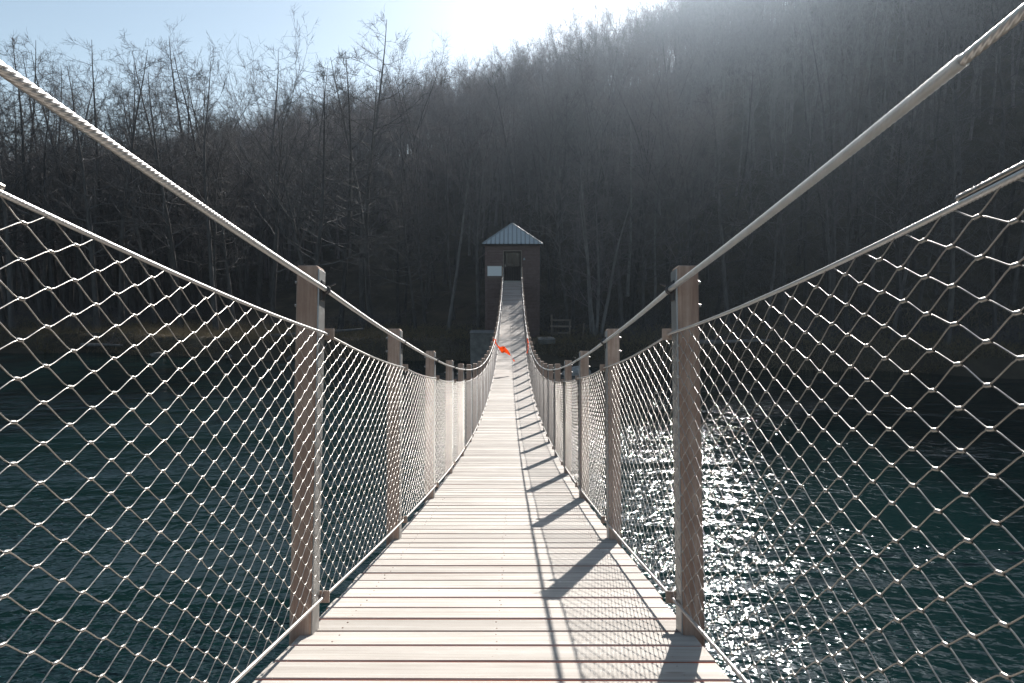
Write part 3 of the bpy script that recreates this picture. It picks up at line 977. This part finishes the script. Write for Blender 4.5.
# trees that stand out one by one
one = [(3, 272, 52, 1.04, 'broad forked bare tree with the highest spreading crown left of the hut', 0.3, (0, .05)),
       (6, 362, 55, 1.00, 'tall tree with a single mast-like stem and short side branches against the sky'),
       (4, 408, 66, .98, 'bare tree with an open upright crown above the ridge, right of the mast-like tree'),
       (0, 215, 50, 1.05, 'tall bare tree with a thin rising crown, just left of the broad forked tree'),
       (5, 120, 50, 1.02, 'dark tree with dense clumped twigs topping the left woods, left of a gap of sky'),
       (9, 448, 47, .95, 'pale leaning trunk in the woods left of the hut', 0, (0, .16)),
       (9, 478, 48, .85, 'thin pale trunk leaning toward the hut roof from the left', 2, (0, -.12)),
       (8, 596, 41.5, .92, 'many stemmed pale tree standing on the bank right of the wooden railing'),
       (2, 425, 53, .9, 'bare tree with reddish twigs and bright upper branches left of the hut')]
rt = random.Random(21)
groups = {'left': ('bare tree in the dark tall stand along the left bank', 'bare trees of the left bank stand'),
          'mid': ('slim bare tree in the crowded wood behind the hut', 'slim bare trees behind the hut'),
          'right': ('bare tree in the deep shade of the right hillside', 'bare trees of the shaded right hillside')}
placed = [(at_px(o_[1], o_[2]), o_[2]) for o_ in one]
HEIGHT = [max(v.co.z for v in t[3].vertices) for t in TP]
# openings in the stand, through which the sun reaches the bank and the far end of the bridge
SD = np.array([math.sin(SUN_AZ), math.cos(SUN_AZ)])
OPEN = [(-22, 40.5, 7.5, 44), (-8.5, 38.5, 4, 40), (0.3, 37, 3.0, 63), (7, 37, 1.5, 24)]
def in_opening(x, y):
    for a, b, w, L in OPEN:
        d = np.array([x - a, y - b]); u = d @ SD
        if -3 < u < L and abs(d[0] * SD[1] - d[1] * SD[0]) < w: return True
    return False
def scale_for(i, x, y, ypx):
    # size that brings the top of this kind of tree to the height the stand has there
    return (EYE + (265 - ypx) / 683 * y * 1.0 - float(ground_z(x, y))) / HEIGHT[i]

for o_ in one:
    i, px, y, sc, lb = o_[:5]
    if i in (3, 6, 4, 0, 5) and px < 420: sc = scale_for(i, at_px(px, y), y, {272: 27, 362: 28, 408: 36, 215: 38, 120: 48}[px])
    plant_tree(i, at_px(px, y), y, sc, o_[5] if len(o_) > 5 else random.Random(px).uniform(0, 6), lb, None, o_[6] if len(o_) > 6 else (0, 0))
def scatter(n, xr, tr, key, kinds, smin, smax, mind):
    lb, gp = groups[key]; tries = 0; c = 0
    while c < n and tries < n * 60:
        tries += 1
        x = rt.uniform(*xr); t = rt.uniform(*tr); y = BANK0 + BANKS * x + t
        if abs(x) < 3.2 and y < 49: continue
        if any((x - a) ** 2 + (y - b) ** 2 < mind * mind for a, b in placed): continue
        if in_opening(x, y) and rt.random() < (.97 if x < -3 else .8): continue
        placed.append((x, y)); c += 1
        i = rt.choice(kinds); sc = rt.uniform(smin, smax)
        if key == 'left': sc = min(sc, scale_for(i, x, y, rt.uniform(34, 66)))
        plant_tree(i, x, y, sc, rt.uniform(0, 6.28), lb, gp, (rt.uniform(-.05, .05), rt.uniform(-.05, .05)))
scatter(90, (-48, -9), (2.5, 26), 'left', [0, 1, 5, 5, 6, 6, 7, 7, 3], .9, 1.3, 1.7)
scatter(55, (-11, 13), (6, 34), 'mid', [0, 1, 2, 2, 4, 9, 7], .7, 1.0, 1.8)
scatter(60, (11, 46), (2, 30), 'right', [0, 1, 2, 5, 7], .7, 1.0, 2.0)

# the far wood on the hill, one mass
low = []
for i, (kd, H, tn, dn) in enumerate([('broad', 15, 5, .8), ('alder', 14, 5, .55), ('broad', 13, 5, .8), ('slender', 13, 6, .7)]):
    (tv, tq), (cv, cq) = grow_tree(80 + i, H, kd, tn, dn, (5, 4, 3))
    low.append((np.concatenate([tv, cv]), np.concatenate([tq, cq + len(tv)])))
print('low faces', [len(q[1]) for q in low])
VV, QQ, n = [], [], 0
rs = np.random.RandomState(4)
cnt = 0
for gy in np.arange(24, 98, 2.4):
    for gx in np.arange(-110, 110, 2.5):
        x = gx + rs.uniform(-1.3, 1.3); t = gy + rs.uniform(-1.2, 1.2); y = BANK0 + BANKS * x + t
        if abs(x) > y * .86 + 6: continue
        if t < np.interp(x, [-48, -9, -8, 13, 14, 46], [28, 28, 36, 36, 32, 32]) and -50 < x < 48: continue
        if x < -3 and in_opening(x, y) and rs.rand() < .97: continue
        if -2 < x < 34 and in_opening(x, y) and rs.rand() < .93: continue
        V, Q = low[rs.randint(len(low))]
        a = rs.uniform(0, 6.28); s_ = rs.uniform(.7, 1.05)
        Rm = np.array([[np.cos(a), -np.sin(a), 0], [np.sin(a), np.cos(a), 0], [0, 0, 1]]) * s_
        VV.append((V @ Rm.T + [x, y, float(ground_z(x, y))]).astype(np.float32)); QQ.append(Q + n); n += len(V); cnt += 1
for _ in range(420):
    x = rs.uniform(-60, 50); t = rs.uniform(60, 96); y = BANK0 + BANKS * x + t
    if in_opening(x, y): continue
    V, Q = low[rs.choice([0, 2, 1])]
    a = rs.uniform(0, 6.28); s_ = rs.uniform(.6, .95)
    Rm = np.array([[np.cos(a), -np.sin(a), 0], [np.sin(a), np.cos(a), 0], [0, 0, 1]]) * s_
    VV.append((V @ Rm.T + [x, y, float(ground_z(x, y))]).astype(np.float32)); QQ.append(Q + n); n += len(V); cnt += 1
me = mesh_np('hillside_wood', np.concatenate(VV), quads=np.concatenate(QQ))
print('wood trees', cnt, 'faces', len(me.polygons))
tag(link('hillside_wood', me, M_twig_red), 'bare wood covering the far hillside up to the ridge', 'wood', None, 'stuff')

# brush and dead grass on the far bank
def batch_stuff(name, m, n, xr, tr, L, r, up, label, cat, seed, clump=0.0):
    rs = np.random.RandomState(seed)
    x = rs.uniform(*xr, n); t = tr[0] + (tr[1] - tr[0]) * rs.rand(n) ** 1.5
    if clump:
        cx = rs.uniform(*xr, n // 40 + 1); ct = rs.uniform(*tr, n // 40 + 1); i = rs.randint(len(cx), size=n)
        x = cx[i] + rs.normal(0, clump, n); t = np.clip(ct[i] + rs.normal(0, clump, n), tr[0], None)
    y = BANK0 + BANKS * x + t
    ok = ~((np.abs(x) < 1.9) & (y > 38.5) & (y < 46.2)); x, y = x[ok], y[ok]; n = len(x)
    if cat == 'undergrowth':
        ok = np.array([not (a < -3 and in_opening(a, b)) for a, b in zip(x, y)]); x, y = x[ok], y[ok]; n = len(x)
    p = np.stack([x, y, ground_z(x, y) - .02], -1)
    d = rs.normal(0, 1, (n, 3)); d[:, 2] = np.abs(d[:, 2]) * up + up * .6; d /= np.linalg.norm(d, axis=1)[:, None]
    l = L * rs.uniform(.4, 1.3, n)[:, None]
    p1 = p + d * l * .5; d2 = d + rs.normal(0, .3, (n, 3)); d2[:, 2] -= .35; d2 /= np.linalg.norm(d2, axis=1)[:, None]
    p2 = p1 + d2 * l * .5
    V, q = tubes_batch(np.stack([p, p1, p2], 1), np.tile(np.array([r, r * .75, r * .3]), (n, 1)), 3)
    me = mesh_np(name, V, quads=q)
    tag(link(name, me, m), label, cat, None, 'stuff')
batch_stuff('dead_grass', M_grass, 42000, (-60, 45), (.1, 12), .5, .011, 1.0, 'pale dead grass lying along the far bank', 'grass', 1)
batch_stuff('undergrowth', M_twig, 60000, (-70, 75), (.8, 75), 1.7, .011, .9, 'tangle of bare brambles under the trees on the far bank', 'undergrowth', 2, .9)

batch_stuff('hilltop_brush', M_twig_red, 26000, (-75, 60), (58, 88), 4.2, .02, 1.3, 'bare brush between the trees along the wooded ridge', 'brush', 7, 1.3)

# ------------------------------------------------------------------ the sunlit air over the valley
if HAZE > 0:
    m = bpy.data.materials.new('valley_haze'); m.use_nodes = True; t = m.node_tree
    t.nodes.remove(t.nodes['Principled BSDF'])
    v = t.nodes.new('ShaderNodeVolumePrincipled')
    v.inputs['Color'].default_value = (.70, .85, 1.0, 1); v.inputs['Density'].default_value = HAZE; v.inputs['Anisotropy'].default_value = HAZE_G
    t.links.new(v.outputs[0], t.nodes['Material Output'].inputs['Volume'])
    mb = MB(); mb.box((0, 190, 39), (820, 640, 83)); o = mb.build('haze', m)
    tag(o, 'thin bright haze filling the river valley', 'haze', None, 'stuff')
